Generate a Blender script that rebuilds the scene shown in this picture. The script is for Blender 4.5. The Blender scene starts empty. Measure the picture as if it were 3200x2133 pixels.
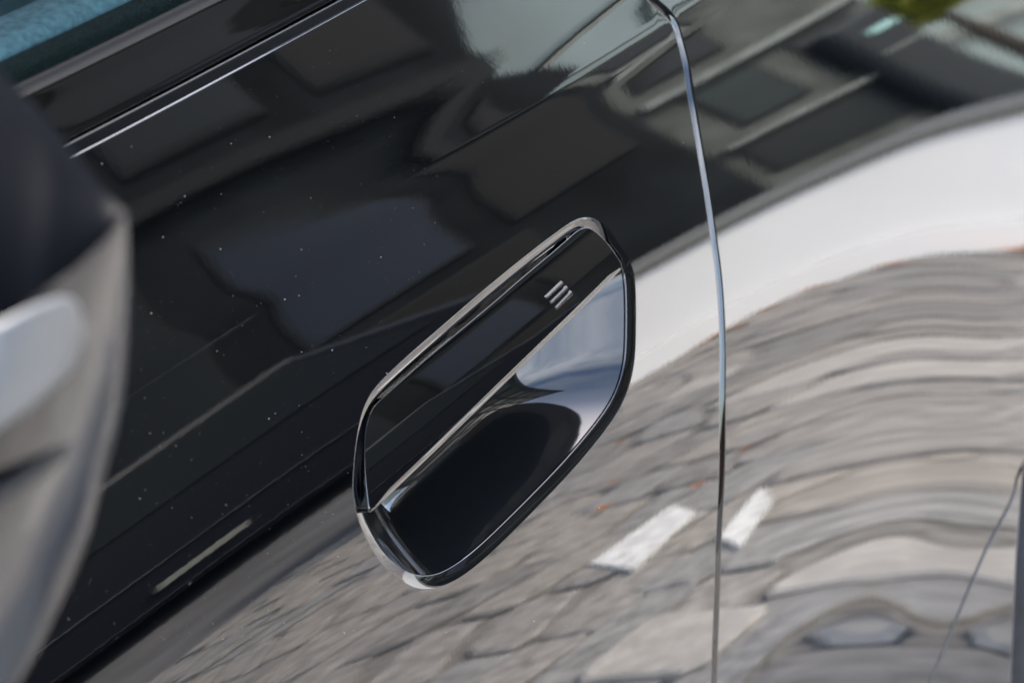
import bpy, math, random
import numpy as np
from mathutils import Vector, Matrix
from mathutils.geometry import delaunay_2d_cdt

random.seed(7); rng = np.random.default_rng(7)
R = math.radians
sc = bpy.context.scene
COL = sc.collection

# ---------------------------------------------------------------- camera, world, sun, exposure
FOC = 85.0
FPX = FOC / 36.0 * 3200
TH, PI_, DIST = R(57.4), R(28.9), 1.11
TGT = np.array([0, 0, 0.88])
DIRV = np.array([math.sin(TH) * math.cos(PI_), math.cos(TH) * math.cos(PI_), -math.sin(PI_)])
RIGHT = np.array([math.cos(TH), -math.sin(TH), 0.0])
UP = np.cross(RIGHT, DIRV)
CAM = TGT - DIST * DIRV
cam_data = bpy.data.cameras.new("camera")
cam = bpy.data.objects.new("camera", cam_data)
COL.objects.link(cam)
m = Matrix((RIGHT, UP, -DIRV)).transposed().to_4x4()
m.translation = Vector(CAM)
cam.matrix_world = m
cam_data.lens = FOC; cam_data.sensor_width = 36.0
cam_data.clip_start = 0.02; cam_data.clip_end = 400
cam_data.dof.use_dof = True
cam_data.dof.focus_distance = 1.10
cam_data.dof.aperture_fstop = 11.0
cam_data.dof.aperture_blades = 7
sc.camera = cam

SUN_EL, SUN_AZ = 51.0, 46.0
w = bpy.data.worlds.new("World"); sc.world = w; w.use_nodes = True
nt = w.node_tree; nt.nodes.clear()
sky = nt.nodes.new('ShaderNodeTexSky'); sky.sky_type = 'NISHITA'; sky.sun_disc = False
sky.sun_elevation = R(SUN_EL); sky.sun_rotation = R(SUN_AZ)
sky.air_density = 1.0; sky.dust_density = 2.5; sky.ozone_density = 1.0
tc = nt.nodes.new('ShaderNodeTexCoord')
cl = nt.nodes.new('ShaderNodeTexNoise'); cl.inputs['Scale'].default_value = 1.7; cl.inputs['Detail'].default_value = 7
cl.inputs['Roughness'].default_value = 0.55
mp = nt.nodes.new('ShaderNodeMapping'); mp.inputs['Scale'].default_value = (1, 1, 2.2)
nt.links.new(tc.outputs['Generated'], mp.inputs['Vector']); nt.links.new(mp.outputs['Vector'], cl.inputs['Vector'])
crp = nt.nodes.new('ShaderNodeValToRGB')
crp.color_ramp.elements[0].position = 0.42; crp.color_ramp.elements[0].color = (0, 0, 0, 1)
crp.color_ramp.elements[1].position = 0.62; crp.color_ramp.elements[1].color = (0.75, 0.75, 0.75, 1)
nt.links.new(cl.outputs['Fac'], crp.inputs['Fac'])
mx = nt.nodes.new('ShaderNodeMix'); mx.data_type = 'RGBA'
sx = nt.nodes.new('ShaderNodeSeparateXYZ'); nt.links.new(tc.outputs['Generated'], sx.inputs[0])
hz = nt.nodes.new('ShaderNodeMapRange'); hz.interpolation_type = 'SMOOTHSTEP'
hz.inputs['From Min'].default_value = 0.35; hz.inputs['From Max'].default_value = 0.95; hz.inputs['To Min'].default_value = 1.0; hz.inputs['To Max'].default_value = 0.12
nt.links.new(sx.outputs['Z'], hz.inputs['Value'])
ml = nt.nodes.new('ShaderNodeMath'); ml.operation = 'MULTIPLY'
nt.links.new(crp.outputs['Color'], ml.inputs[0]); nt.links.new(hz.outputs[0], ml.inputs[1])
nt.links.new(ml.outputs[0], mx.inputs['Factor'])
nt.links.new(sky.outputs['Color'], mx.inputs['A']); mx.inputs['B'].default_value = (7.5, 7.8, 8.3, 1)
bg = nt.nodes.new('ShaderNodeBackground'); bg.inputs['Strength'].default_value = 0.12
wo = nt.nodes.new('ShaderNodeOutputWorld')
nt.links.new(mx.outputs['Result'], bg.inputs['Color']); nt.links.new(bg.outputs[0], wo.inputs[0])

sun_d = bpy.data.lights.new("sun", 'SUN'); sun_d.energy = 1.5; sun_d.angle = R(14); sun_d.color = (1, 0.94, 0.86)
sun = bpy.data.objects.new("sun", sun_d); COL.objects.link(sun)
# direction towards the sun: azimuth measured like the sky node (clockwise from +Y)
sd = Vector((math.sin(R(SUN_AZ)) * math.cos(R(SUN_EL)), math.cos(R(SUN_AZ)) * math.cos(R(SUN_EL)), math.sin(R(SUN_EL))))
sun.rotation_euler = sd.to_track_quat('Z', 'Y').to_euler()
sc.view_settings.view_transform = 'Standard'; sc.view_settings.look = 'None'
sc.view_settings.exposure = 3.2; sc.view_settings.gamma = 1.0
sc.render.film_transparent = False
sc.cycles.max_bounces = 8

# ---------------------------------------------------------------- helpers
def ray(px, py):
    d = DIRV + RIGHT * ((px - 1600) / FPX) + UP * ((1066.5 - py) / FPX)
    return d / np.linalg.norm(d)

def tag(o, label=None, cat=None, group=None, kind=None):
    if label: o['label'] = label
    if cat: o['category'] = cat
    if group: o['group'] = group
    if kind: o['kind'] = kind
    return o

def empty(name, loc, label, cat, group=None):
    o = bpy.data.objects.new(name, None); COL.objects.link(o); o.location = loc
    o.empty_display_size = 0.1
    return tag(o, label, cat, group)

def mk(name, V, Fc, mat=None, parent=None, N=None, smooth=True):
    me = bpy.data.meshes.new(name)
    V = [tuple(map(float, v)) for v in V]
    me.from_pydata(V, [], [tuple(map(int, f)) for f in Fc])
    if mat: me.materials.append(mat)
    me.update()
    if smooth:
        me.polygons.foreach_set('use_smooth', [True] * len(me.polygons))
    if N is not None:
        me.normals_split_custom_set_from_vertices([tuple(map(float, n)) for n in N])
    o = bpy.data.objects.new(name, me); COL.objects.link(o)
    if parent:
        o.parent = parent
        o.matrix_parent_inverse = Matrix.Identity(4)
    return o

class MB:
    def __init__(s): s.V = []; s.F = []
    def add(s, V, F_):
        b = len(s.V); s.V += [tuple(v) for v in V]; s.F += [tuple(b + i for i in f) for f in F_]
    def box(s, x0, x1, y0, y1, z0, z1):
        s.add([(x0,y0,z0),(x1,y0,z0),(x1,y1,z0),(x0,y1,z0),(x0,y0,z1),(x1,y0,z1),(x1,y1,z1),(x0,y1,z1)],
              [(0,3,2,1),(4,5,6,7),(0,1,5,4),(1,2,6,5),(2,3,7,6),(3,0,4,7)])
    def ext(s, prof, y0, y1):
        "prof: list of (x,z) ccw; extruded along y"
        n = len(prof)
        V = [(x, y0, z) for x, z in prof] + [(x, y1, z) for x, z in prof]
        s.add(V, [tuple(range(n)), tuple(range(2*n-1, n-1, -1))] + [(i, n+i, n+(i+1) % n, (i+1) % n) for i in range(n)])
    def cyl(s, c, r, y0, y1, n=28):
        s.ext([(c[0]+r*math.cos(2*math.pi*i/n), c[1]+r*math.sin(2*math.pi*i/n)) for i in range(n)], y0, y1)
    def build(s, name, mat, parent=None, smooth=False, bevel=0):
        o = mk(name, s.V, s.F, mat, parent, None, smooth)
        if bevel:
            b = o.modifiers.new('bevel', 'BEVEL'); b.width = bevel; b.segments = 2; b.limit_method = 'ANGLE'
        return o

# ---------------------------------------------------------------- materials
def mat(name, col, rough=0.5, metal=0.0, coat=0.0, ior=1.5, spec=None, noise=None, bump=None, emis=None, trans=0.0):
    M = bpy.data.materials.new(name); M.use_nodes = True
    t = M.node_tree; b = t.nodes['Principled BSDF']
    b.inputs['Base Color'].default_value = (*col, 1); b.inputs['Roughness'].default_value = rough
    b.inputs['Metallic'].default_value = metal; b.inputs['IOR'].default_value = ior
    b.inputs['Coat Weight'].default_value = coat; b.inputs['Coat Roughness'].default_value = 0.0
    b.inputs['Transmission Weight'].default_value = trans
    if spec is not None: b.inputs['Specular IOR Level'].default_value = spec
    co = t.nodes.new('ShaderNodeTexCoord')
    if noise:
        sc_, amt, det = noise
        n = t.nodes.new('ShaderNodeTexNoise'); n.inputs['Scale'].default_value = sc_; n.inputs['Detail'].default_value = det
        t.links.new(co.outputs['Object'], n.inputs['Vector'])
        r = t.nodes.new('ShaderNodeValToRGB')
        r.color_ramp.elements[0].position = 0.3; r.color_ramp.elements[1].position = 0.7
        r.color_ramp.elements[0].color = tuple(c * (1 - amt) for c in col) + (1,)
        r.color_ramp.elements[1].color = tuple(min(1, c * (1 + amt)) for c in col) + (1,)
        t.links.new(n.outputs['Fac'], r.inputs['Fac']); t.links.new(r.outputs['Color'], b.inputs['Base Color'])
    if bump:
        bs, bst, bd = bump
        n2 = t.nodes.new('ShaderNodeTexNoise'); n2.inputs['Scale'].default_value = bs; n2.inputs['Detail'].default_value = 2
        t.links.new(co.outputs['Object'], n2.inputs['Vector'])
        bp = t.nodes.new('ShaderNodeBump'); bp.inputs['Strength'].default_value = bst; bp.inputs['Distance'].default_value = bd
        t.links.new(n2.outputs['Fac'], bp.inputs['Height'])
        t.links.new(bp.outputs['Normal'], b.inputs['Normal'])
        if coat: t.links.new(bp.outputs['Normal'], b.inputs['Coat Normal'])
    return M

M_paint = mat('black_paint', (0.0009, 0.0010, 0.0013), 0.03, coat=1.0, ior=1.5, bump=(280, 1.0, 0.0000040))
M_hand = mat('gloss_black_handle', (0.0009, 0.0009, 0.0011), 0.02, coat=1.0, ior=1.45, bump=(400, 1.0, 0.000002))
M_gloss = mat('gloss_black_trim', (0.0009, 0.0009, 0.0010), 0.03, coat=1.0, ior=1.45, bump=(120, 1.0, 0.000006))
M_rub = mat('black_rubber', (0.006, 0.006, 0.007), 0.55)
M_tyre = mat('tyre_rubber', (0.014, 0.015, 0.019), 0.7, noise=(40, 0.4, 4), bump=(90, 0.6, 0.002))
M_dust = mat('dust', (0.28, 0.27, 0.255), 0.9)
M_rib = mat('ribbed_sensor', (0.008, 0.008, 0.009), 0.22, ior=1.5)

# ---------------------------------------------------------------- body side surface  y = S(x,z)
XS = np.arange(-0.9, 1.4, 0.01); ZS = np.arange(0.10, 1.14, 0.002)
ZC = 0.957                                       # waist crease
cols_x = [-0.5, -0.15, 0.12, 0.24, 0.36, 0.50, 0.65, 0.85]
rows_z = [0.10, 0.30, 0.45, 0.60, 0.70, 0.80, 0.865, 0.90, 0.93, 0.955, 0.99, 1.04, 1.14]
tab = np.array([
 # .10  .30  .45  .60  .70  .80  .865  .90   .93  .955 .99  1.04 1.14
 [-9,  -7,  -4,   0,   4,  9.5, 15.0, 21.0, 25,  27,  27,  28,  29],
 [-9,  -7,  -4,   0,   4,  9.5, 15.5, 21.0, 25,  27,  27,  28,  29],
 [-9,  -7,  -4,   1,   6, 13.0, 19.0, 23.0, 26,  28,  29,  29,  29],
 [-9,  -7,  -4,   1,   7, 14.5, 21.0, 24.5, 27,  29,  30,  30,  30],
 [-9,  -7,  -3,   2,   9, 17.5, 23.0, 25.5, 28,  29,  30,  30,  30],
 [-9,  -6,  -1,   6,  15, 21.0, 24.5, 26.5, 28,  29,  30,  30,  30],
 [-9,  -5,   2,  13,  19, 24.0, 26.0, 27.5, 29,  30,  30,  30,  30],
 [-9,  -3,   6,  17,  22, 25.0, 27.0, 28.0, 29,  30,  30,  30,  30]], float)
def gsm(a, sig, ax):
    if sig <= 0: return a
    k = int(3 * sig) + 1; g = np.exp(-0.5 * (np.arange(-k, k + 1) / sig) ** 2); g /= g.sum()
    pad = [(0, 0), (0, 0)]; pad[ax] = (k, k); b = np.pad(a, pad, mode='edge')
    return np.apply_along_axis(lambda v: np.convolve(v, g, 'valid'), ax, b)
colz = np.array([np.interp(ZS, rows_z, r) for r in tab])          # cols x Z
PHI = np.array([np.interp(XS, cols_x, colz[:, j]) for j in range(len(ZS))]).T
PHI = gsm(gsm(PHI, 6, 1), 4, 0)
# crease: quick extra tilt just above the crease line, stronger to the rear
cre = np.interp(XS, [-0.5, -0.1, 0.0, 0.10, 0.2], [0.4, 0.5, 1.4, 5.0, 6.0])[:, None]; cre = gsm(cre, 4, 0)
def sst(a, b, v):
    t = np.clip((v - a) / (b - a), 0, 1); return t * t * (3 - 2 * t)
zz = ZS[None, :]
PHI = PHI - 3.0 * np.exp(-((zz - (ZC - 0.006)) / 0.006) ** 2) + cre * sst(ZC - 0.002, ZC + 0.002, zz) * (1 - sst(ZC + 0.004, ZC + 0.028, zz))
TPHI = np.tan(np.radians(PHI))
i0 = int(np.argmin(abs(ZS - 0.87)))
G = np.zeros_like(TPHI)
G[:, 1:] = np.cumsum((TPHI[:, 1:] + TPHI[:, :-1]) * 0.5 * 0.002, axis=1)
G -= G[:, i0:i0 + 1]
# plan curvature of the flank and the flare in front of the wheel arch
AX, AZ, AR = 1.085, 0.345, 0.365
XX, ZZ = np.meshgrid(XS, ZS, indexing='ij')
G += 0.012 * (XX) ** 2
rr = np.hypot(XX - AX, ZZ - AZ)
G += -0.012 * np.exp(-((rr - 0.36) / 0.10) ** 2) * sst(0.25, 0.55, XX)
G = gsm(G, 2.0, 0)
SX = np.gradient(G, 0.01, axis=0); SZ = np.gradient(G, 0.002, axis=1)
def _bil(A, x, z):
    x = np.asarray(x, float); z = np.asarray(z, float)
    fx = np.clip((x - XS[0]) / 0.01, 0, len(XS) - 1.001); fz = np.clip((z - ZS[0]) / 0.002, 0, len(ZS) - 1.001)
    i = fx.astype(int); j = fz.astype(int); u = fx - i; v = fz - j
    return (A[i, j]*(1-u)*(1-v) + A[i+1, j]*u*(1-v) + A[i, j+1]*(1-u)*v + A[i+1, j+1]*u*v)
def Sf(x, z): return _bil(G, x, z)
def Bp(x, z):
    return np.stack([np.asarray(x, float) + 0*np.asarray(z, float), Sf(x, z), np.asarray(z, float) + 0*np.asarray(x, float)], -1)
def Nn(x, z):
    n = np.stack([_bil(SX, x, z), -np.ones_like(np.asarray(x, float)), _bil(SZ, x, z)], -1)
    return n / np.linalg.norm(n, axis=-1, keepdims=True)
def at(px, py, h=0.0):
    "the point of the flank (raised by h) seen along this line of sight, as (x,z)"
    d = ray(px, py); t = 1.1
    for _ in range(30):
        P = CAM + t * d
        q = P[1] - (float(Sf(P[0], P[2])) - h)
        e = 1e-4; P2 = CAM + (t + e) * d
        q2 = P2[1] - (float(Sf(P2[0], P2[2])) - h)
        dq = (q2 - q) / e
        t -= q / dq if abs(dq) > 1e-6 else q
    P = CAM + t * d
    return (P[0], P[2])
def P3(xz, h=0.0):
    xz = np.asarray(xz, float)
    return Bp(xz[..., 0], xz[..., 1]) + h * Nn(xz[..., 0], xz[..., 1]) if np.isscalar(h) else Bp(xz[..., 0], xz[..., 1]) + h[..., None] * Nn(xz[..., 0], xz[..., 1])

def resample(pts, n, closed=True):
    P = np.array(pts, float)
    def cr(P, closed, m=16):
        out = []
        N_ = len(P)
        for i in range(N_ if closed else N_ - 1):
            p0 = P[(i-1) % N_] if closed or i > 0 else 2*P[0]-P[1]
            p1 = P[i]; p2 = P[(i+1) % N_]
            p3 = P[(i+2) % N_] if closed or i + 2 < N_ else 2*P[-1]-P[-2]
            for k in range(m):
                t = k / m
                out.append(0.5*((2*p1)+(-p0+p2)*t+(2*p0-5*p1+4*p2-p3)*t*t+(-p0+3*p1-3*p2+p3)*t**3))
        if not closed: out.append(P[-1])
        return np.array(out)
    C = cr(P, closed)
    if closed: C = np.vstack([C, C[:1]])
    L = np.concatenate([[0], np.cumsum(np.linalg.norm(np.diff(C, axis=0), axis=1))])
    s = np.linspace(0, L[-1], n + 1)[:-1] if closed else np.linspace(0, L[-1], n)
    return np.stack([np.interp(s, L, C[:, 0]), np.interp(s, L, C[:, 1])], -1)
def smooth_closed(P, it=6):
    for _ in range(it): P = 0.5 * P + 0.25 * (np.roll(P, 1, 0) + np.roll(P, -1, 0))
    return P
def nrm2(P, closed=True):
    "2D normals to the left of the path"
    if closed: T = np.roll(P, -1, 0) - np.roll(P, 1, 0)
    else: T = np.gradient(P, axis=0)
    T /= np.linalg.norm(T, axis=1, keepdims=True)
    return np.stack([-T[:, 1], T[:, 0]], -1)
def inside(pts, poly):
    x, y = pts[:, 0], pts[:, 1]; c = np.zeros(len(pts), bool); n = len(poly)
    for i in range(n):
        x1, y1 = poly[i]; x2, y2 = poly[(i+1) % n]
        if y1 == y2: continue
        k = ((y1 > y) != (y2 > y)) & (x < (x2-x1)*(y-y1)/(y2-y1)+x1); c ^= k
    return c
def dist_poly(pts, poly, closed=True):
    d = np.full(len(pts), 9.0); n = len(poly)
    for i in range(n if closed else n-1):
        a = poly[i]; b = poly[(i+1) % n]; ab = b-a
        t = np.clip(((pts-a)@ab)/max(ab@ab, 1e-12), 0, 1)
        d = np.minimum(d, np.linalg.norm(pts-a-t[:, None]*ab, axis=1))
    return d

def cdt(outer, holes, step, fine=None):
    """triangulated sheet in (x,z) bounded by outer, with holes; fine=(poly,dist,step)"""
    pts = []; edges = []
    for L in [outer] + holes:
        b = len(pts); n = len(L); pts += [tuple(p) for p in L]; edges += [(b+i, b+(i+1) % n) for i in range(n)]
    bnd = len(pts)
    lo = outer.min(0); hi = outer.max(0)
    def grid(st):
        gx = np.arange(lo[0]+st/2, hi[0], st); gz = np.arange(lo[1]+st/2, hi[1], st*0.866)
        A = []
        for k, z in enumerate(gz): A.append(np.stack([gx+(st/2 if k % 2 else 0), np.full(len(gx), z)], -1))
        A = np.vstack(A); return A
    def keep(A, m):
        k = inside(A, outer) & (dist_poly(A, outer) > m)
        for h in holes: k &= ~inside(A, h) & (dist_poly(A, h) > m)
        return A[k]
    A = keep(grid(step), step*0.45)
    if fine:
        fp, fd, fs = fine
        A = A[dist_poly(A, fp) > fd]
        B = keep(grid(fs), fs*0.5); B = B[dist_poly(B, fp) <= fd]
        A = np.vstack([A, B])
    allp = pts + [tuple(p) for p in A]
    r = delaunay_2d_cdt([Vector(p) for p in allp], edges, [], 0, 1e-7)
    V = np.array([tuple(v) for v in r[0]]); Fc = np.array([f for f in r[2] if len(f) == 3])
    C = V[Fc].mean(1)
    k = inside(C, outer)
    for h in holes: k &= ~inside(C, h)
    Fc = Fc[k]
    # orient so the outside of the car (-y) is the front: in (x,z) counter-clockwise
    a, b, c = V[Fc[:, 0]], V[Fc[:, 1]], V[Fc[:, 2]]
    ar = (b-a)[:, 0]*(c-a)[:, 1]-(b-a)[:, 1]*(c-a)[:, 0]
    Fc[ar < 0] = Fc[ar < 0][:, ::-1]
    return V, Fc

class Shell:
    "collects vertices with exact normals"
    def __init__(s): s.V = []; s.N = []; s.F = []
    def sheet(s, V2, Fc, h=0.0):
        b = len(s.V); s.V += list(P3(V2, h)); s.N += list(Nn(V2[:, 0], V2[:, 1])); s.F += [tuple(b+i for i in f) for f in Fc]
    def roll(s, C, out2, r, amax=90, closed=True, wall=0.0, steps=9, h0=0.0, flip=False, sc1=None):
        """edge of a sheet rolled inwards: C path in (x,z), out2 unit direction in which it rolls"""
        N0 = Nn(C[:, 0], C[:, 1]); X0 = P3(C, h0)
        e = 1e-4
        T3 = P3(C + out2*e, h0) - X0
        T3 -= (T3*N0).sum(1)[:, None]*N0; T3 /= np.linalg.norm(T3, axis=1)[:, None]
        rings = []
        if isinstance(r, list):          # section: (angle, arc length) steps
            so = np.zeros((len(C), 1)); ho = so.copy(); a = 0.0; rings.append((X0, N0))
            for ki, (a2, L) in enumerate(r):
                L = L*(sc1[:, None] if (sc1 is not None and ki == 1) else np.ones((len(C), 1)))
                n_ = max(1, int(abs(a2-a)/6)); 
                for k in range(n_):
                    am = R(a+(a2-a)*(k+.5)/n_); so = so + L/n_*math.cos(am); ho = ho + L/n_*math.sin(am)
                    ae = R(a+(a2-a)*(k+1)/n_)
                    rings.append((X0+T3*so-N0*ho, math.cos(ae)*N0+math.sin(ae)*T3))
                a = a2
            s.so, s.ho = so, ho; amax = a
        else:
          for k in range(steps+1):
            a = R(amax)*k/steps
            rings.append((X0 + T3*(r*math.sin(a)) - N0*(r*(1-math.cos(a))), math.cos(a)*N0+math.sin(a)*T3))
        if wall:
            X, N_ = rings[-1]; a = R(amax)
            D_ = -N0*math.sin(a) + T3*math.cos(a)
            rings.append((X + D_*wall, N_))
        s.rings(rings, closed, flip)
        return rings
    def rings(s, rings, closed, flip=False):
        b = len(s.V); n = len(rings[0][0])
        for X, N_ in rings: s.V += list(X); s.N += list(N_)
        for k in range(len(rings)-1):
            for i in range(n if closed else n-1):
                j = (i+1) % n; q = (b+k*n+i, b+k*n+j, b+(k+1)*n+j, b+(k+1)*n+i)
                s.F.append(q[::-1] if flip else q)
    def build(s, name, m_, parent): return mk(name, s.V, s.F, m_, parent, s.N)

def fix_orient(V, F_, N_):
    V = np.array(V); N_ = np.array(N_); out = []
    for f in F_:
        a, b, c = V[f[0]], V[f[1]], V[f[2]]
        g = np.cross(b-a, c-a)
        out.append(f if g @ N_[list(f)].sum(0) >= 0 else f[::-1])
    return out
_old = Shell.build
def _b2(s, name, m_, parent):
    s.F = fix_orient(s.V, s.F, s.N); return _old(s, name, m_, parent)
Shell.build = _b2

# ================================================================ SETTING (seen in the paint)
def stone_mat(name, col, amt=0.25):
    return mat(name, col, 0.75, noise=(34, amt*1.5, 12), bump=(60, 0.8, 0.004))
M_st = [stone_mat('grey_granite', (0.248, 0.231, 0.210)), stone_mat('blue_grey_stone', (0.226, 0.218, 0.206)),
        stone_mat('warm_grey_stone', (0.262, 0.239, 0.210)), stone_mat('dark_grey_stone', (0.195, 0.184, 0.170)),
        stone_mat('cream_stone', (0.36, 0.335, 0.30), 0.12)]
M_joint = mat('joint_sand', (0.175, 0.165, 0.15), 0.95, noise=(60, 0.4, 5))
M_far = mat('far_paving', (0.12, 0.118, 0.115), 0.85, noise=(3, 0.25, 9))
M_wpaint = mat('white_road_paint', (0.62, 0.61, 0.58), 0.6, noise=(45, 0.28, 8))
M_white = mat('white_render', (0.88, 0.875, 0.86), 0.6, noise=(2.0, 0.03, 3))
M_dark = mat('dark_cladding', (0.016, 0.0185, 0.0195), 0.7, spec=0.03, noise=(0.8, 0.5, 4))
M_brown = mat('brown_brick', (0.05, 0.034, 0.026), 0.8, spec=.1, noise=(4, 0.4, 6))
M_gl = mat('dark_window_glass', (0.017, 0.021, 0.023), 0.4, spec=.15)
M_teal = mat('teal_glass', (0.20, 0.26, 0.25), 0.3, noise=(0.3, 0.3, 2))
M_frame = mat('grey_frame', (0.16, 0.16, 0.15), 0.5)
M_blocker = mat('sky_blocker_cladding', (0.016, 0.019, 0.020), 0.7, spec=.03, noise=(.5, .4, 4))
M_pale = mat('pale_fascia', (0.19, 0.21, 0.19), 0.6, noise=(3, .3, 4))
M_dframe = mat('dark_frame', (0.028, 0.031, 0.031), 0.6, spec=.05)
M_gl3 = mat('sky_reflection_window', (0.022, 0.029, 0.044), 0.4, spec=.15)  # sky reflection put into the pane colour as blue
M_gl4 = mat('curtained_window', (0.020, 0.018, 0.016), 0.5, spec=.1)
M_gl2 = mat('tinted_window', (0.024, 0.034, 0.034), 0.4, spec=.15)
M_leaf = mat('orange_leaf', (0.42, 0.17, 0.06), 0.7, noise=(18, 0.45, 3))
M_fol = mat('foliage', (0.035, 0.05, 0.02), 0.8, noise=(6, 0.5, 3))
M_folY = mat('yellow_foliage', (0.30, 0.32, 0.02), 0.7, noise=(6, 0.3, 3))
M_bark = mat('bark', (0.07, 0.055, 0.04), 0.9)
M_cpaint = mat('dark_car_paint', (0.006, 0.008, 0.012), 0.45, spec=.25)
M_plate = mat('pale_plate', (0.26, 0.255, 0.22), 0.5)
M_chrome = mat('bright_trim', (0.6, 0.6, 0.62), 0.15, metal=1.0)

# ground sheet
g = MB(); g.add([(-120,-120,0),(120,-120,0),(120,120,0),(-120,120,0)], [(0,1,2,3)])
ground = tag(g.build('ground', M_far), kind='structure')
g = MB(); g.add([(-1.2,-2.6,0.019),(6.4,-2.6,0.019),(6.4,0.6,0.019),(-1.2,0.6,0.019)], [(0,1,2,3)])
pav = tag(g.build('pavement', M_joint), kind='structure')
def stone(name, x0, x1, y0, y1, m_, par, hgt=0.03):
    c = 0.008
    def jig(s_): return (rng.uniform(-1, 1)*s_)
    P = [(x0+jig(.008), y0+jig(.008)), (x1+jig(.008), y0+jig(.008)), (x1+jig(.008), y1+jig(.008)), (x0+jig(.008), y1+jig(.008))]
    Q = []
    for i in range(4):          # cut corners
        a = np.array(P[i-1]); b = np.array(P[i]); d = np.array(P[(i+1) % 4])
        u = (a-b)/np.linalg.norm(a-b); v = (d-b)/np.linalg.norm(d-b); k = 0.012+rng.uniform(0, .012)
        Q += [b+u*k, b+v*k]
    Q = np.array(Q); cc = Q.mean(0)
    z1 = hgt + jig(.004)
    V = [(q[0], q[1], 0.0) for q in Q] + [(q[0], q[1], z1-c*.6) for q in Q] + [(*(cc+(q-cc)*(1-c/np.linalg.norm(q-cc))), z1) for q in Q]
    F_ = [tuple(range(16, 24))]
    for k in (0, 8):
        for i in range(8): j = (i+1) % 8; F_.append((k+i, k+j, k+8+j, k+8+i))
    return mk(name, V, F_, m_, par, None, False)
def warp(x, y):          # setts laid in segmental arches
    u = ((x+0.10*math.sin(2.3*y))/0.52) % 1.0*2-1
    return y + 0.15*math.sqrt(1-0.96*u*u) - 0.10 + 0.02*math.sin(12.6*x+2.0-5*y)
cnt = 0; y = 0.12
spread = [MB() for _ in range(5)]
while y > -2.50:
    hgt_ = rng.uniform(0.105, 0.14); x = -1.0 + rng.uniform(-.2, 0)
    while x < 6.2:
        L = rng.uniform(0.12, 0.25)
        k = rng.choice(5, p=[.34, .20, .30, .13, .03])
        if any(abs(x+L/2-a) < .09 and abs(warp(x+L/2, y-hgt_/2)-b) < .055 for a, b in ((1.56, -.99), (1.95, -1.25), (1.05, -.62))): k = 4
        if -1.95 < y < 0 and 0.6 < x < 3.1:
            o = stone('paving_stone', x+.003, x+L-.003, y-hgt_+.003, y-.003, M_st[k], pav); cnt += 1
            for v in o.data.vertices: v.co.y = warp(v.co.x, v.co.y)
        else:
            c_ = (x+.0045, x+L-.0045, y-hgt_+.0045, y-.0045); z1 = 0.03+rng.uniform(-.003, .003)
            bx_ = [(c_[0], c_[2]), (c_[1], c_[2]), (c_[1], c_[3]), (c_[0], c_[3])]
            spread[k].add([(a, warp(a, b), .010) for a, b in bx_]+[(a+(.006 if i_ in (0, 3) else -.006), warp(a, b+(.006 if i_ < 2 else -.006)), z1) for i_, (a, b) in enumerate(bx_)],
                          [(4,5,6,7),(0,1,5,4),(1,2,6,5),(2,3,7,6),(3,0,4,7)])
        x += L
    y -= hgt_
for k in range(5): tag(spread[k].build('paving_stone_spread', M_st[k], pav), kind='stuff')
print('stones', cnt)
def quad_marking(pts, label):
    mb_ = MB(); n = len(pts)
    mb_.add([(x, y, 0.030) for x, y in pts] + [(x, y, 0.040) for x, y in pts],
            [tuple(range(n, 2*n))] + [(i, (i+1) % n, n+(i+1) % n, n+i) for i in range(n)])
    return tag(mb_.build('painted_stripe', M_wpaint), label, 'road marking')
quad_marking([(1.42,-1.10),(1.24,-1.09),(1.17,-.95),(1.35,-1.0)], 'white paint mark on the grey stones, mirrored left of the door gap')
quad_marking([(1.385,-.925),(1.22,-.85),(1.17,-.775),(1.31,-.85)], 'white paint mark on the grey stones, mirrored right of the door gap')
stone('pale_slab', .84, .99, -.76, -.56, M_st[4], pav, 0.041)

# low white wall with a seam and coping, across the pavement
wl = empty('garden_wall', (6, -2.3, 0), 'low white rendered wall with a thin seam, reflected across the rear panel', 'wall')
def cbox(par, name, x0, x1, y0, y1, z0, z1, m_, **k):
    mb_ = MB(); L = par.location
    mb_.box(x0-L[0], x1-L[0], y0-L[1], y1-L[1], z0-L[2], z1-L[2]); return mb_.build(name, m_, par, **k)
WX0 = 2.35
cbox(wl, 'plinth', WX0, 40, -2.50, -2.20, 0, 0.137, M_white)
cbox(wl, 'wall_face', WX0, 40, -2.50, -2.215, 0.145, 0.53, M_white)
cbox(wl, 'coping', WX0-.01, 40, -2.52, -2.19, 0.535, 0.58, M_frame, bevel=.01)
cbox(wl, 'seam', WX0+.01, 40, -2.49, -2.225, 0.12, 0.15, M_wpaint)

# dark building beyond with windows and bands
bl = empty('office_building', (6, -7, 0), 'dark clad office building with rows of windows, reflected above the white wall', 'building')
cbox(bl, 'wall', 0.5, 10.2, -14, -7.0, 0, 15.4, M_dark)
mb_ = MB(); mb_.ext([(4.205,3.6),(4.205,15.39),(6.3,15.39),(6.3,5.5)], -6.9, -0.01); mb_.build('overhanging_bay', M_dark, bl)
cbox(bl, 'annexe', 10.2, 13.0, -13.9, -7.02, 0, 3.5, mat('annexe_cladding', (0.11, 0.118, 0.105), 0.7, spec=0.03, noise=(1.3, 0.45, 7)))
cbox(bl, 'parapet', 0.4, 12.4, -14.1, -6.9, 15.4, 15.7, M_dframe)
def window(x0, x1, z0, z1, yf, m_, par):
    L = par.location
    mb_ = MB(); mb_.box(x0-L[0], x1-L[0], yf-L[1], yf+.025-L[1], z0, z1); f_ = mb_.build('window', M_dframe, par)
    mb_ = MB(); mb_.box(x0+.05-L[0], x1-.05-L[0], yf+.01-L[1], yf+.03-L[1], z0+.05, z1-.05); mb_.build('pane', m_, f_)
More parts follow.
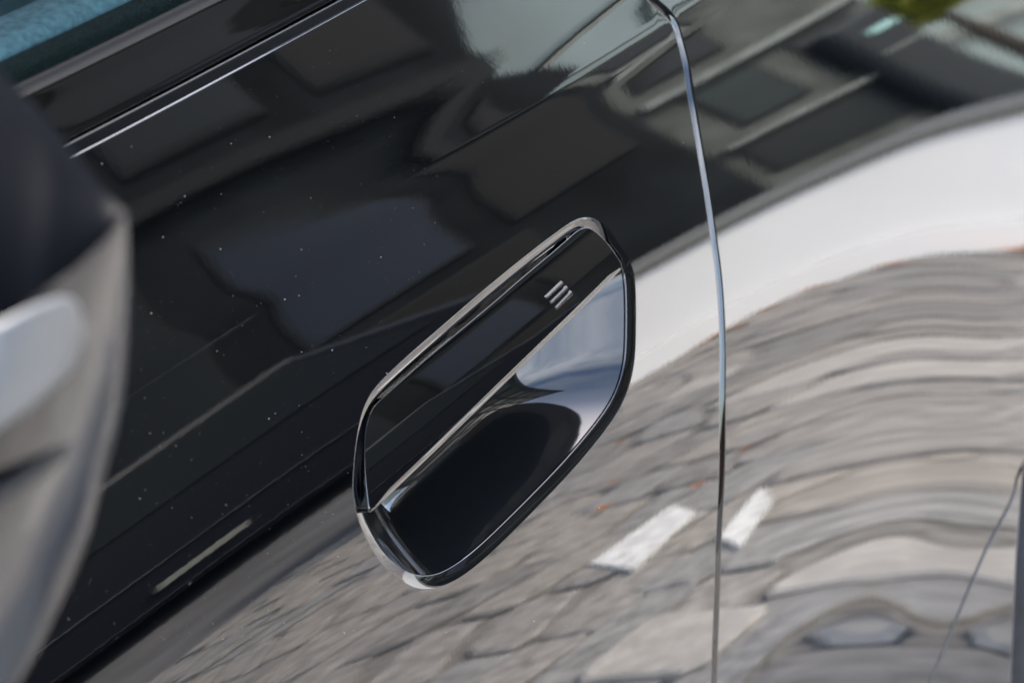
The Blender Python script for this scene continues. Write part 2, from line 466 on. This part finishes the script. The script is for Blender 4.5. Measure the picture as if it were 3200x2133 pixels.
for zf, hh in ((1.75, 1.4), (3.7, 1.2), (5.5, 1.4), (7.5, 1.4), (9.5, 1.4), (11.5, 1.4), (13.4, 1.2)):
    for k, (x0, x1) in enumerate([(1, 2.4), (2.9, 4.1), (4.5, 6.1), (6.65, 8.1), (8.5, 9.9)]):
        m_ = M_gl3 if (zf < 2 and k == 3) else [M_gl, M_gl2, M_gl, M_gl4][int(rng.integers(4))]
        window(x0+rng.uniform(-.1, .1)*(zf > 2), x1, zf, zf+hh, -7.0, m_, bl)
for x0, x1 in ((1.2, 3.4), (4.2, 6.0), (6.6, 8.5)): window(x0, x1, 1.05, 1.55, -7.0, M_gl4, bl)
window(10.7, 11.5, 1.2, 2.05, -7.02, M_gl2, bl); window(11.9, 12.7, 1.2, 2.05, -7.02, M_gl, bl); window(10.5, 11.6, 2.45, 3.2, -7.02, M_gl, bl); window(10.4, 12.6, .3, .9, -7.02, M_gl, bl)
for z0, h_ in ((0.96, .07), (2.14, .12), (3.42, .10)): cbox(bl, 'fascia', 10.3, 13.02, -7.0, -6.94, z0, z0+h_, M_pale)
for zf in (3.4, 5.2, 7.2, 9.2): cbox(bl, 'band', 0.5, 10.15, -7, -6.93, zf, zf+.12, M_dframe)
b2 = empty('glass_building', (20, -9, 0), 'pale teal glass building beyond the dark one, reflected at the panel top', 'building')
cbox(b2, 'wall', 10.9, 60, -16, -8.6, 0, 13.5, M_teal)
for i in range(12): cbox(b2, 'mullion', 15.4+i*2.2, 15.46+i*2.2, -8.62, -8.5, 0, 13.5, M_pale)
for zf in (1.0, 2.9, 4.8, 6.7, 8.6, 10.5, 12.4): cbox(b2, 'band', 10.9, 60, -8.6, -8.48, zf, zf+.15, M_pale)
b4 = empty('sky_blocker', (10, 1, 0), 'added dark block behind the car, keeps bright sky out of the handle cup reflection', 'building')  # added out of view to block sky from the cup and trim reflections
cbox(b4, 'wall', 9.5, 12, -1.0, 5.5, 0, 9.6, M_blocker)  # body of the added sky blocker
for k in range(5):
    for j in range(3):
        mb_ = MB(); mb_.box(-.56, -.48, -1.6+j*2.0, -.4+j*2.0, .9+k*1.8, 1.9+k*1.8); mb_.build('window', M_gl3, b4)  # window panes on the added sky blocker
b3 = empty('brick_wall', (-12, -9, 0), 'low brown brick wall with a dark coping, left of the office building', 'wall')
cbox(b3, 'wall', -30, 0.3, -8.8, -8.5, 0, 0.95, M_brown)
cbox(b3, 'coping', -30.2, 0.35, -8.85, -8.45, 0.955, 1.02, M_dark)

ub = empty('utility_cabinet', (12.3, -6.9, 0), 'tall dark cabinet with a rounded top and pale teal light strip, beside the annexe corner', 'cabinet')
cbox(ub, 'body', 11.95, 12.7, -7.01, -6.80, 0, 1.88, mat('cabinet_paint', (0.03, 0.034, 0.036), 0.5, spec=.1), bevel=.09)
cbox(ub, 'light_strip', 12.22, 12.56, -6.802, -6.785, 1.50, 1.60, mat('pale_teal_panel', (0.35, 0.60, 0.56), 0.5))
cbox(ub, 'door_seam', 12.05, 12.6, -6.802, -6.790, 1.18, 1.21, M_pale)

# parked dark car facing the paving
pc = empty('parked_car', (2.5, -4.55, 0), 'dark parked car with pale number plate, mirrored low in the door', 'car')
prof = [(-2.6,.16),(-2.65,.62),(-2.45,.90),(-1.5,1.0),(-0.7,1.42),(0.9,1.45),(1.65,1.02),(2.05,.95),(2.15,.62),(2.1,.16)]
mb_ = MB(); mb_.ext([p for p in prof][::-1], -0.85, 0.85); body = mb_.build('body', M_cpaint, pc, bevel=.06)
mb_ = MB(); mb_.ext([(-1.25,1.0),(-.62,1.36),(.82,1.39),(1.42,1.0)][::-1], .84, .865); mb_.build('side_window', M_gl, pc)
for xw in (-1.6, 1.35):
    mb_ = MB(); mb_.cyl((xw, .32), .32, .62, .87); wh = mb_.build('wheel', M_tyre, pc)
    mb_ = MB(); mb_.cyl((xw, .32), .2, .87, .88); mb_.build('rim', M_dframe, wh)
mb_ = MB(); mb_.box(-2.3, 2.0, .86, .872, .22, .235); mb_.build('sill_trim', M_chrome, pc)
mb_ = MB(); mb_.box(-1.3, 1.0, .86, .872, .545, .56); mb_.build('belt_trim', M_chrome, pc)
mb_ = MB(); mb_.box(0.04, 0.38, .868, .885, .33, .385); mb_.build('plate', M_plate, pc)

# trees
def tree(loc, h, r, n, m_, label):
    t = empty('street_tree', loc, label, 'tree')
    mb_ = MB()
    for k in range(6):
        a0 = k*h*.55/6; a1 = (k+1)*h*.55/6; r0 = .14*(1-k*.12); r1 = .14*(1-(k+1)*.12)
        V = [(r0*math.cos(i*math.pi/4), r0*math.sin(i*math.pi/4), a0) for i in range(8)] + [(r1*math.cos(i*math.pi/4), r1*math.sin(i*math.pi/4), a1) for i in range(8)]
        mb_.add(V, [(i, (i+1) % 8, 8+(i+1) % 8, 8+i) for i in range(8)])
    mb_.build('trunk', M_bark, t)
    c = MB(); 
    cl_ = [np.array([rng.normal(0, r*.5), rng.normal(0, r*.5), h*.72+rng.normal(0, r*.45)]) for _ in range(26)]
    for _ in range(n):
        p = cl_[rng.integers(26)] + rng.normal(0, r*.2, 3); a = rng.normal(0, 1, 3); a /= np.linalg.norm(a)
        b = np.cross(a, rng.normal(0, 1, 3)); b /= np.linalg.norm(b); s_ = rng.uniform(.06, .11)
        c.add([p+a*s_*1.4, p+b*s_*.7, p-a*s_*1.4, p-b*s_*.7], [(0, 1, 2, 3)])
    tag(c.build('crown', m_, t), kind='stuff')
tree((-9.5, -6.2, 0), 6.0, 1.4, 4500, M_fol, 'green broadleaf tree in front of the low brick wall')

tree((13.95, -7.3, 0), 2.45, 0.33, 2600, M_folY, 'small yellow green tree in front of the glass building')

# fallen leaves
def leaf(x, y, z, s_, rot):
    a = [(0,-1),(.45,-.5),(.75,.1),(.35,.25),(.3,.9),(0,.6),(-.3,.9),(-.35,.25),(-.75,.1),(-.45,-.5)]
    V = []
    for u, v in a:
        X = u*math.cos(rot)-v*math.sin(rot); Y = u*math.sin(rot)+v*math.cos(rot)
        V.append((x+X*s_, y+Y*s_, z+0.006+0.010*abs(u)))
    V.append((x, y, z+.002)); n = len(a)
    return V, [(i, (i+1) % n, n) for i in range(n)]
lf = MB()
for _ in range(64):
    if rng.random() < .5: xx_, yy_ = rng.uniform(2.8, 5.2), -2.17+abs(rng.normal(0, .04))
    else: xx_, yy_ = rng.uniform(1.3, 4), rng.uniform(-2.1, -.9)
    V, F_ = leaf(xx_, yy_, .034, rng.uniform(.008, .017), rng.uniform(0, 6.3)); lf.add([(c_ + (c_-V[-1][0])*1.0*(yy_ < -2.1), d_ + (d_-V[-1][1])*1.0*(yy_ < -2.1), e) for c_, d_, e in V], F_)
tag(lf.build('fallen_leaves', M_leaf), 'orange fallen leaves scattered on the grey paving and along the wall foot', 'leaves', kind='stuff')

# ================================================================ THE CAR
car = empty('black_car', (0.6, 0.9, 0), 'glossy black parked car, its door handle close to the camera', 'car')
CO = np.array(car.location)
def put(o):
    o.matrix_parent_inverse = Matrix.Identity(4); o.location = -Vector(CO) if o.parent == car else (0, 0, 0); return o

HX = lambda X, Y: (1050+X*.80775, 620+Y*.80775)
H_out = [(62,1140),(67,1040),(76,950),(93,850),(125,765),(180,698),(260,622),(350,543),(450,457),(560,362),(680,263),(780,184),(860,124),(915,86),(960,70),(1005,76),(1045,105),(1085,160),(1120,213),(1145,252),(1157,300),(1161,400),(1161,510),(1157,620),(1145,690),(1125,757),(1090,828),(1040,900),(980,975),(900,1067),(800,1172),(700,1273),(600,1370),(520,1438),(450,1484),(400,1505),(345,1513),(295,1503),(240,1472),(180,1420),(133,1350),(100,1285),(78,1215)]
C0 = np.array([at(*HX(*p)) for p in H_out])
C0 = smooth_closed(resample(C0, 320), 12)
# make counter-clockwise in (x,z)
def ccw(P):
    a = 0.5*np.sum(P[:, 0]*np.roll(P[:, 1], -1)-np.roll(P[:, 0], -1)*P[:, 1]); return P if a > 0 else P[::-1]
C0 = ccw(C0)

gap_px = [(1880,-160),(1960,-90),(2037,0),(2093,51),(2118,102),(2144,204),(2164,332),(2190,485),(2215,638),(2232,760),(2243,840),(2253,955),(2258,1108),(2257,1261),(2255,1496),(2249,1620),(2242,1792),(2231,2129),(2215,2600)]
GP = resample([at(*p) for p in gap_px], 220, closed=False)          # top -> bottom
GN = nrm2(GP, False)                                                 # left of travel (downwards) = +x
if GN[100, 0] < 0: GN = -GN
dE = GP - GN*0.0032; qE = GP + GN*0.0036

ZTOP = 1.0300
# ---- door skin
k0 = int(np.argmax(dE[:, 1] < ZTOP))
edge = dE[k0:].copy(); edge_n = GN[k0:]
left, bot = -0.72, edge[-1, 1]
topx = np.arange(edge[0, 0]-0.012, left, -0.012)
outer = np.vstack([[(left, z) for z in np.arange(ZTOP, bot, -0.01)], [(x, bot) for x in np.arange(left, edge[-1, 0]-.01, 0.012)], edge[::-1], [(x, ZTOP) for x in topx]])
V2, F2 = cdt(outer, [C0], 0.007, fine=(C0, 0.012, 0.003))
s = Shell(); s.sheet(V2, F2)
n_in = nrm2(C0)                                  # left of ccw path = inward
s.roll(C0, n_in, [(14, .0004), (24, .0050), (84, .0011)], closed=True, wall=0.004, sc1=1.0+0.08*sst(-.25, .35, n_in[:, 1]))
INS, HIN = s.so, s.ho
s.roll(edge, edge_n, 0.0018, 90, closed=False, wall=0.012, steps=6)
tl = np.array([(x, ZTOP) for x in np.arange(left, edge[0, 0], 0.01)])
s.roll(tl, np.tile([0, 1.0], (len(tl), 1)), 0.0010, 88, closed=False, wall=0.008, steps=8)
door = put(s.build('door', M_paint, car))

# ---- rear quarter panel
kq = len(qE)-1
arch_px = [(3150,2300),(3163,2000),(3174,1760),(3188,1560),(3196,1470)]
WHX, WHZ = 0.875, 0.36
al = np.array([at(*p) for p in arch_px])
al = resample(np.vstack([[al[0]+(al[0]-al[1])*.6], al]), 30, closed=False)      # lower front of the arch, upwards
e_ = np.array(at(3218, 1330))
au = resample([al[-1], e_, (e_[0]+.045, e_[1]+.105), (e_[0]+.125, e_[1]+.185), (e_[0]+.26, e_[1]+.235)], 44, closed=False)
arch = au
g2 = resample([at(*p) for p in [(3180,1490),(3165,1555),(3122,1640),(3071,1741),(2995,1920),(2908,2129),(2700,2600)]], 60, closed=False)
g2n = nrm2(g2, False); g2n = -g2n if g2n[20, 0] < 0 else g2n     # towards the wheel
ga = g2-g2n*.0030; gb = g2+g2n*.0030
ztq = qE[0, 1]
zb = ga[-1, 1]
outerq = np.vstack([qE, [(qE[-1, 0], z) for z in np.arange(qE[-1, 1]-.012, zb+.004, -0.012)], [(x, zb) for x in np.arange(qE[-1, 0], ga[-1, 0]-.005, .012)],
                    ga[::-1], arch[1:],
                    [(arch[-1, 0], z) for z in np.arange(arch[-1, 1]+.012, ztq, 0.012)], [(x, ztq) for x in np.arange(arch[-1, 0], qE[0, 0]+.005, -0.012)]])
V2, F2 = cdt(outerq, [], 0.008)
s = Shell(); s.sheet(V2, F2)
s.roll(qE, -GN, [(30, .0014), (58, .0054), (90, .0016)], closed=False, wall=0.014)
an = nrm2(arch, False)
if ((np.array([WHX, WHZ])-arch[20])@an[20]) < 0: an = -an
s.roll(ga, g2n, .0012, 90, closed=False, wall=.008, steps=6)
s.roll(arch, an, 0.004, 95, closed=False, wall=0.02, steps=8)
quarter = put(s.build('rear_panel', M_paint, car))
outc = np.vstack([gb, [(x, gb[-1, 1]) for x in np.arange(gb[-1, 0]+.01, al[0, 0]-.005, .012)], al[al[:, 1] > gb[-1, 1]]])
V2, F2 = cdt(outc, [], 0.008)
s = Shell(); s.sheet(V2, F2, -0.0006)
aln = nrm2(al, False); aln = -aln if aln[10, 0] < 0 else aln
s.roll(gb, -g2n, .0012, 90, closed=False, wall=.008, steps=6, h0=-.0006)
s.roll(al, aln, .004, 95, closed=False, wall=.02, steps=8, h0=-.0006)
put(s.build('arch_cladding', M_paint, car))
V = []; 
for p in g2[::3]:
    for dx in (-.01, .01): V.append(P3(p+np.array([dx, 0]), -.009))
put(mk('cladding_seal', V, [(2*i, 2*i+1, 2*i+3, 2*i+2) for i in range(len(V)//2-1)], M_rub, car))

# dark interior behind the gap and behind the handle cup
s = MB()
gi = GP[::6]
for sgn in (0,):
    V = []; F_ = []
    for i, p in enumerate(gi):
        for dx in (-.012, .012):
            q = p + np.array([dx, 0]); X = P3(q, -0.013); V.append(X)
    for i in range(len(gi)-1): F_.append((2*i, 2*i+1, 2*i+3, 2*i+2))
    s.add(V, F_)
put(s.build('door_seal', M_rub, car, smooth=True))

# ---- handle cup (part of the door): bowl lofted from the rolled lip to its deepest point
C1 = C0 + n_in*INS
H1v = -HIN[:, 0] - 0.0006
cen = np.array(at(*HX(560, 860)))
cup = Shell(); rings = []
NT = 64; DEP = 0.042
def cup_h(q, t):
    u = min(t/.60, 1.0)
    return - DEP*(1-(1-u)**1.75)
for k in range(NT):
    t = (k/(NT-1))**1.15
    Q = C1 + (cen-C1)*t*0.985
    rings.append(Q)
X = [P3(Q, H1v*(1-(k/(NT-1))**1.15*.5) + cup_h(None, (k/(NT-1))**1.15)) for k, Q in enumerate(rings)]
X = np.array(X)                                     # NT x n x 3
dk = np.gradient(X, axis=0); di = (np.roll(X, -1, 1)-np.roll(X, 1, 1))
Nc = np.cross(dk, di); Nc /= np.maximum(np.linalg.norm(Nc, axis=2, keepdims=True), 1e-12)
sgn = np.sign((Nc*np.array([0, -1, 0.3])).sum(2).mean()); Nc *= sgn
Nc[-1] = Nc[-2].mean(0)/np.linalg.norm(Nc[-2].mean(0))
cup.rings([(X[k], Nc[k]) for k in range(NT)], True)
M_cup = mat('cup_black_plastic', (0.0058, 0.0062, 0.0066), 0.05, coat=0.35, ior=1.5, bump=(38, 1.0, 0.00010))
cup_o = cup.build('handle_cup', M_cup, door)

# ---- grip bar
H_bar = [(126,1228),(119,1170),(115,1080),(118,1000),(127,920),(142,862),(160,820),(185,790),(280,703),(380,613),(500,511),(620,410),(740,306),(850,214),(915,158),(945,132),(975,117),(1003,122),(1045,165),(1080,218),(1102,256),(1110,272),(1106,286),(1040,352),(920,467),(780,601),(640,735),(480,890),(300,1067),(200,1165),(150,1213)]
HB = 0.0025
CB = np.array([at(*HX(*p), h=HB) for p in H_bar])
CB = ccw(smooth_closed(resample(CB, 360), 3))
nb = nrm2(CB)
RB = 0.0026
ax_a = np.array(at(*HX(120, 1050), h=HB)); ax_b = np.array(at(*HX(1040, 200), h=HB))
ax_d = (ax_b-ax_a)/np.linalg.norm(ax_b-ax_a); ax_n = np.array([-ax_d[1], ax_d[0]])
lowf = np.clip(0.12+1.1*sst(-.45, .35, nb[:, 1]), .12, 1)[:, None]
CI = CB + nb*(0.0039*lowf)
cb = CI.mean(0)
def bar_h(Q):
    v = (Q-cb)@ax_n; u = (Q-cb)@ax_d
    return HB + 0.0008 - 2.4*(v+0.004)**2 - 0.11*v - 0.10*u**2 
NR = 26; rings = []
for k in range(NR):
    t = 1-(k/(NR-1)); Q = cb + (CI-cb)*max(t, .01)
    rings.append(P3(Q, bar_h(Q)))
XB = np.array(rings)                                # from rim to centre
def numn(Q, hf):
    e = 2e-4; A = P3(Q+[e, 0], hf(Q+[e, 0]))-P3(Q-[e, 0], hf(Q-[e, 0])); B = P3(Q+[0, e], hf(Q+[0, e]))-P3(Q-[0, e], hf(Q-[0, e]))
    n = np.cross(A, B); n /= np.linalg.norm(n, axis=1)[:, None]
    return n*np.sign(n[:, 1:2])*-1
NB = np.array([numn(cb+(CI-cb)*max(1-k/(NR-1), .01), bar_h) for k in range(NR)])
bar = Shell(); bar.rings([(XB[k], NB[k]) for k in range(NR)], True)
# rolled rim and side wall
N0 = NB[0]; T3 = P3(CI - nb*1e-4, bar_h(CI))-XB[0]; T3 -= (T3*N0).sum(1)[:, None]*N0; T3 /= np.linalg.norm(T3, axis=1)[:, None]
rr_ = []
so = np.zeros((len(CB), 1)); ho = so.copy(); a0 = 0.0; rr_.append((XB[0], N0))
for a2, L in [(13, .0004), (24, .0027), (60, .0005), (94, .0008)]:
    n_ = max(1, int((a2-a0)/7)); L = L*lowf
    for k in range(n_):
        am = R(a0+(a2-a0)*(k+.5)/n_); so = so + L/n_*math.cos(am); ho = ho + L/n_*math.sin(am); ae = R(a0+(a2-a0)*(k+1)/n_)
        rr_.append((XB[0]+T3*so-N0*ho, math.cos(ae)*N0+math.sin(ae)*T3))
    a0 = a2
rr_.append((rr_[-1][0]-N0*0.007, T3)); rr_.append((rr_[-1][0]-N0*.001-T3*.01, -N0))
bar.rings(rr_, True)
grip = put(bar.build('door_handle', M_hand, car))
grip.parent = car

# three raised ribs of the touch pad on the grip
rib_px = [[(648,795),(683,850),(1012,565),(970,492)], [(722,890),(762,948),(1088,655),(1045,578)], [(800,990),(840,1045),(1162,752),(1115,668)]]
for rp in rib_px:
    P = np.array([at(1600+x/5.8725, 800+y/5.8725, h=HB+.002) for x, y in rp])
    P = ccw(P)
    Q = resample(np.vstack([P]), 4) if False else P
    # rounded outline
    pts = []
    for i in range(4):
        a, b, c_ = P[i-1], P[i], P[(i+1) % 4]
        u = (a-b)/np.linalg.norm(a-b); v = (c_-b)/np.linalg.norm(c_-b); k = .0007
        for t in (0, .5, 1): pts.append(b+u*k*(1-t)**2+v*k*t**2)
    Q = np.array(pts); c_ = Q.mean(0); rg = MB(); n = len(Q)
    nn = nrm2(Q)
    V = []
    for ins, hh in ((0, -.0003), (.0002, .0004), (.0007, .0010), (.0012, .0008)):
        W = Q+nn*ins; V += list(P3(W, bar_h(W)+hh))
    F_ = []
    for k in range(3):
        for i in range(n): j = (i+1) % n; F_.append((k*n+i, k*n+j, (k+1)*n+j, (k+1)*n+i))
    F_.append(tuple(range(3*n, 4*n)))
    mk('sensor_rib', V, F_, M_rib, grip, None, False)

# ---- belt line: groove lip, broad gloss moulding, flocked seal, glass
def yS(x): return float(Sf(min(x, .6), ZTOP))
xs = np.arange(-0.72, 0.13, 0.012)
def strip(name, prof, m_, parent, close=False, arc=None):
    "prof: (dy inwards, dz up) relative to the top edge of the door skin"
    pr = np.array(prof, float)
    # smooth interpolation of the section
    if arc: pr = resample(pr, arc, closed=False)
    V = np.array([[(x, yS(x)+a, ZTOP+b) for a, b in pr] for x in xs])
    nx, npf = len(xs), len(pr)
    t = np.gradient(pr, axis=0); nn = np.stack([-t[:, 1], t[:, 0]], -1)
    nn /= np.maximum(np.linalg.norm(nn, axis=1), 1e-9)[:, None]
    F_ = [(i*npf+j, (i+1)*npf+j, (i+1)*npf+j+1, i*npf+j+1) for i in range(nx-1) for j in range(npf-1)]
    Nr = np.array([[(0, n_[0], n_[1]) for n_ in nn] for _ in xs]).reshape(-1, 3)
    return V.reshape(-1, 3), F_, Nr
def strip_obj(name, prof, m_, parent, arc=40):
    V, F_, Nr = strip(name, prof, m_, parent, arc=arc)
    F_ = fix_orient(V, F_, Nr)
    return put(mk(name, V, F_, m_, parent, Nr))
win = None
M_satin = mat('satin_black_trim', (0.004, 0.004, 0.0045), 0.22, spec=.35)
strip_obj('door_top_lip', [(.0006,-.0006),(.0026,.0036),(.0031,.0044),(.0038,.0046),(.0044,.0038)], M_satin, car, 24)
strip_obj('belt_moulding', [(.0062,.0000),(.0062,.0040),(.0068,.0066),(.0082,.0094),(.0105,.0135),(.0130,.0180),(.0154,.0226),(.0162,.0240)], M_gloss, car, 70)
strip_obj('inner_lip', [(.0161,.0238),(.0168,.0241),(.0190,.0250),(.0210,.0262),(.0228,.0268)], mat('inner_lip_rubber', (0.003, 0.003, 0.0033), 0.5, spec=.12), car, 16)
M_flock = mat('flocked_seal', (0.002, 0.006, 0.0055), 0.95, spec=.1, noise=(900, 0.9, 3), bump=(1500, 1.0, .0006))
strip_obj('flocked_seal', [(.0225,.0265),(.0235,.0305),(.0255,.0330),(.0280,.0342),(.030,.034)], M_flock, car, 16)
def glass_mat():
    M = bpy.data.materials.new('tinted_glass'); M.use_nodes = True; t = M.node_tree; t.nodes.clear()
    o = t.nodes.new('ShaderNodeOutputMaterial'); mxs = t.nodes.new('ShaderNodeMixShader'); fr = t.nodes.new('ShaderNodeFresnel'); fr.inputs[0].default_value = 1.5
    tr = t.nodes.new('ShaderNodeBsdfTransparent'); tr.inputs[0].default_value = (.50, .70, .73, 1)
    gl = t.nodes.new('ShaderNodeBsdfGlossy'); gl.inputs['Roughness'].default_value = 0.0
    t.links.new(fr.outputs[0], mxs.inputs[0]); t.links.new(tr.outputs[0], mxs.inputs[1]); t.links.new(gl.outputs[0], mxs.inputs[2]); t.links.new(mxs.outputs[0], o.inputs[0])
    return M
M_glass = glass_mat()
M_sill = mat('door_card_cloth', (0.34, 0.38, 0.40), 0.8, noise=(300, .3, 4), bump=(500, .5, .0008))
M_cabin = mat('cabin_trim', (0.13, 0.15, 0.155), 0.8, noise=(60, .3, 3))
xs = np.arange(-0.72, 1.9, 0.02)
strip_obj('window_glass', [(.0285,.032),(.0300,.0370),(.044,.075),(.072,.145),(.110,.225),(.162,.325)], M_glass, car, 30)
strip_obj('door_card', [(.0320,.028),(.0335,.0350),(.038,.0385),(.050,.0390),(.060,.0350),(.064,.020),(.065,-.1)], M_sill, car, 30)
strip_obj('cabin_lining', [(.070,-.25),(.25,-.18),(.60,-.10),(.64,.15),(.66,.30),(.60,.40),(.25,.39)], M_cabin, car, 30)
strip_obj('roof', [(.160,.318),(.175,.345),(.205,.375),(.27,.405),(.5,.435),(.9,.44)], M_paint, car, 30)
# ---- dust specks on the upper door
ds = MB()
ico = [(0,0,1),(.9,0,.3),(0,.9,.3),(-.9,0,.3),(0,-.9,.3),(0,0,-.6)]
icf = [(0,1,2),(0,2,3),(0,3,4),(0,4,1),(5,2,1),(5,3,2),(5,4,3),(5,1,4)]
nd = 0
while nd < 620:
    px, py = rng.uniform(100, 2150), rng.uniform(30, 2000)
    if rng.random() > math.exp(-((px-900)/800)**2) + .15: continue
    q = np.array(at(px, py))
    if q[1] > ZTOP-.002 or q[1] < .6 or inside(q[None], C0)[0] or q[0] > dE[np.argmin(abs(dE[:, 1]-q[1])), 0]-.004: continue
    X = P3(q); r_ = 0.00006+abs(rng.normal(0, .00007)) + (0.00022 if rng.random() < .03 else 0)
    ds.add([tuple(X+np.array(v)*r_*rng.uniform(.7, 1.3)) for v in ico], icf); nd += 1
o = put(ds.build('dust', M_dust, car)); tag(o, kind='stuff')

# ---- wheel behind the arch
mbw = MB()
def lathe(c, prof, n=96):
    V = []; F_ = []
    for i in range(n):
        a = 2*math.pi*i/n
        for r_, y_ in prof: V.append((c[0]+r_*math.cos(a), y_, c[1]+r_*math.sin(a)))
    m_ = len(prof)
    for i in range(n):
        for j in range(m_-1):
            F_.append((i*m_+j, i*m_+j+1, ((i+1) % n)*m_+j+1, ((i+1) % n)*m_+j))
    return V, F_
yb = float(Sf(0.5, 0.35))
V, F_ = lathe((WHX, WHZ-0.01), [(.20,yb+.03),(.24,yb+.012),(.29,yb+.010),(.318,yb+.02),(.330,yb+.04),(.334,yb+.08),(.334,yb+.24)])
wheel = put(mk('wheel', V, F_, M_tyre, car))
V, F_ = lathe((WHX, WHZ), [(.372,yb+.016),(.395,yb+.08),(.40,yb+.32),(.30,yb+.33),(.0,yb+.33)])
put(mk('wheel_arch_liner', V, F_, M_rub, car))

# ---- wing mirror in the foreground (out of focus)
def P_at(px, py, t): return CAM + ray(px, py)*t*0.80
NU = 24
ridge = [(395,662,.66),(335,745,.655),(240,835,.645),(140,905,.635),(40,985,.63),(-120,1080,.62),(-300,1170,.61)]
sil = [(395,662,.66),(406,800,.69),(404,980,.715),(388,1180,.73),(352,1400,.735),(262,1730,.73),(120,2030,.71),(-60,2330,.69)]
top = [(395,662,.66),(310,575,.675),(215,455,.69),(110,330,.70),(0,225,.705),(-150,90,.71),(-320,-40,.71)]
def curve(pts, n):
    P = np.array([P_at(a, b, t) for a, b, t in pts]); out = []
    L = np.concatenate([[0], np.cumsum(np.linalg.norm(np.diff(P, axis=0), axis=1))]); s_ = np.linspace(0, L[-1], n)
    return np.stack([np.interp(s_, L, P[:, k]) for k in range(3)], -1)
cr_, cs_, ct_ = curve(ridge, NU), curve(sil, NU), curve(top, NU)
def patch_mesh(A, B, bulge, nv=14):
    V = []; F_ = []
    nrm_ = np.cross(B[-1]-A[0], A[-1]-A[0]); nrm_ /= np.linalg.norm(nrm_)
    if nrm_ @ DIRV > 0: nrm_ = -nrm_
    for i in range(NU):
        for j in range(nv):
            t = j/(nv-1); w_ = np.linalg.norm(B[i]-A[i])
            V.append(A[i]*(1-t)+B[i]*t+nrm_*bulge*4*t*(1-t)*w_)
    for i in range(NU-1):
        for j in range(nv-1): F_.append((i*nv+j, (i+1)*nv+j, (i+1)*nv+j+1, i*nv+j+1))
    return V, F_
M_mir = mat('mirror_housing_paint', (0.003, 0.0034, 0.005), 0.16, coat=0.5, ior=1.4, bump=(500, 1.0, 0.00004)); M_mir.node_tree.nodes['Principled BSDF'].inputs['Coat Roughness'].default_value = 0.07
mir = empty('wing_mirror', (0,0,0), 'x', 'x'); bpy.data.objects.remove(mir)
V, F_ = patch_mesh(cr_, cs_, .10); hs = mk('wing_mirror', V, F_, M_mir, car); put(hs)
M_cap = mat('mirror_cap_plastic', (0.0011, 0.0014, 0.0025), 0.5, ior=1.3, spec=.07)
V, F_ = patch_mesh(ct_, cr_, .12); put(mk('mirror_cap', V, F_, M_cap, hs)); 
V, F_ = patch_mesh(ct_+DIRV*.03-RIGHT*.012, cs_+DIRV*.03-RIGHT*.012, .0); put(mk('mirror_back', V, F_, M_rub, hs))

FV = np.array([v.co for v in hs.data.vertices])
FPp = FV-CAM; FD = FPp@DIRV; FXY = np.stack([1600+FPX*(FPp@RIGHT)/FD, 1066.5-FPX*(FPp@UP)/FD], -1); FT = np.linalg.norm(FPp, axis=1)
def _bas(q): q = np.atleast_2d(q)/1000.0; x, y = q[:, 0], q[:, 1]; return np.stack([x*0+1, x, y, x*x, x*y, y*y], -1)
fk = (FXY[:, 0] > -400) & (FXY[:, 0] < 420) & (FXY[:, 1] > 700) & (FXY[:, 1] < 1800)
fco = np.linalg.lstsq(_bas(FXY[fk]), FT[fk], rcond=None)[0]
def front_at(px, py, lift): return P_at(px, py, float((_bas([px, py])@fco)[0]/0.80)-lift)
M_refl = mat('painted_reflection', (0.15, 0.15, 0.147), 0.4)  # bright reflection on the housing, modelled as a pale raised patch
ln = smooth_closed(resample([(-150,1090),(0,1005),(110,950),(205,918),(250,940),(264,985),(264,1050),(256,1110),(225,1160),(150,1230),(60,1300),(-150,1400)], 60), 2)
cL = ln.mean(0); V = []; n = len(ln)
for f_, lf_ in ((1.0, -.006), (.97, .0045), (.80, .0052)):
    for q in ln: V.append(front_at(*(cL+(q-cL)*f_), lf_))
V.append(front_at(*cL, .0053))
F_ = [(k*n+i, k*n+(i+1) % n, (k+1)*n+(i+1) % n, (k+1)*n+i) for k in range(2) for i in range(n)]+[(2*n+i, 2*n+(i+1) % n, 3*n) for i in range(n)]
put(mk('reflection_patch', V, F_, M_refl, hs))
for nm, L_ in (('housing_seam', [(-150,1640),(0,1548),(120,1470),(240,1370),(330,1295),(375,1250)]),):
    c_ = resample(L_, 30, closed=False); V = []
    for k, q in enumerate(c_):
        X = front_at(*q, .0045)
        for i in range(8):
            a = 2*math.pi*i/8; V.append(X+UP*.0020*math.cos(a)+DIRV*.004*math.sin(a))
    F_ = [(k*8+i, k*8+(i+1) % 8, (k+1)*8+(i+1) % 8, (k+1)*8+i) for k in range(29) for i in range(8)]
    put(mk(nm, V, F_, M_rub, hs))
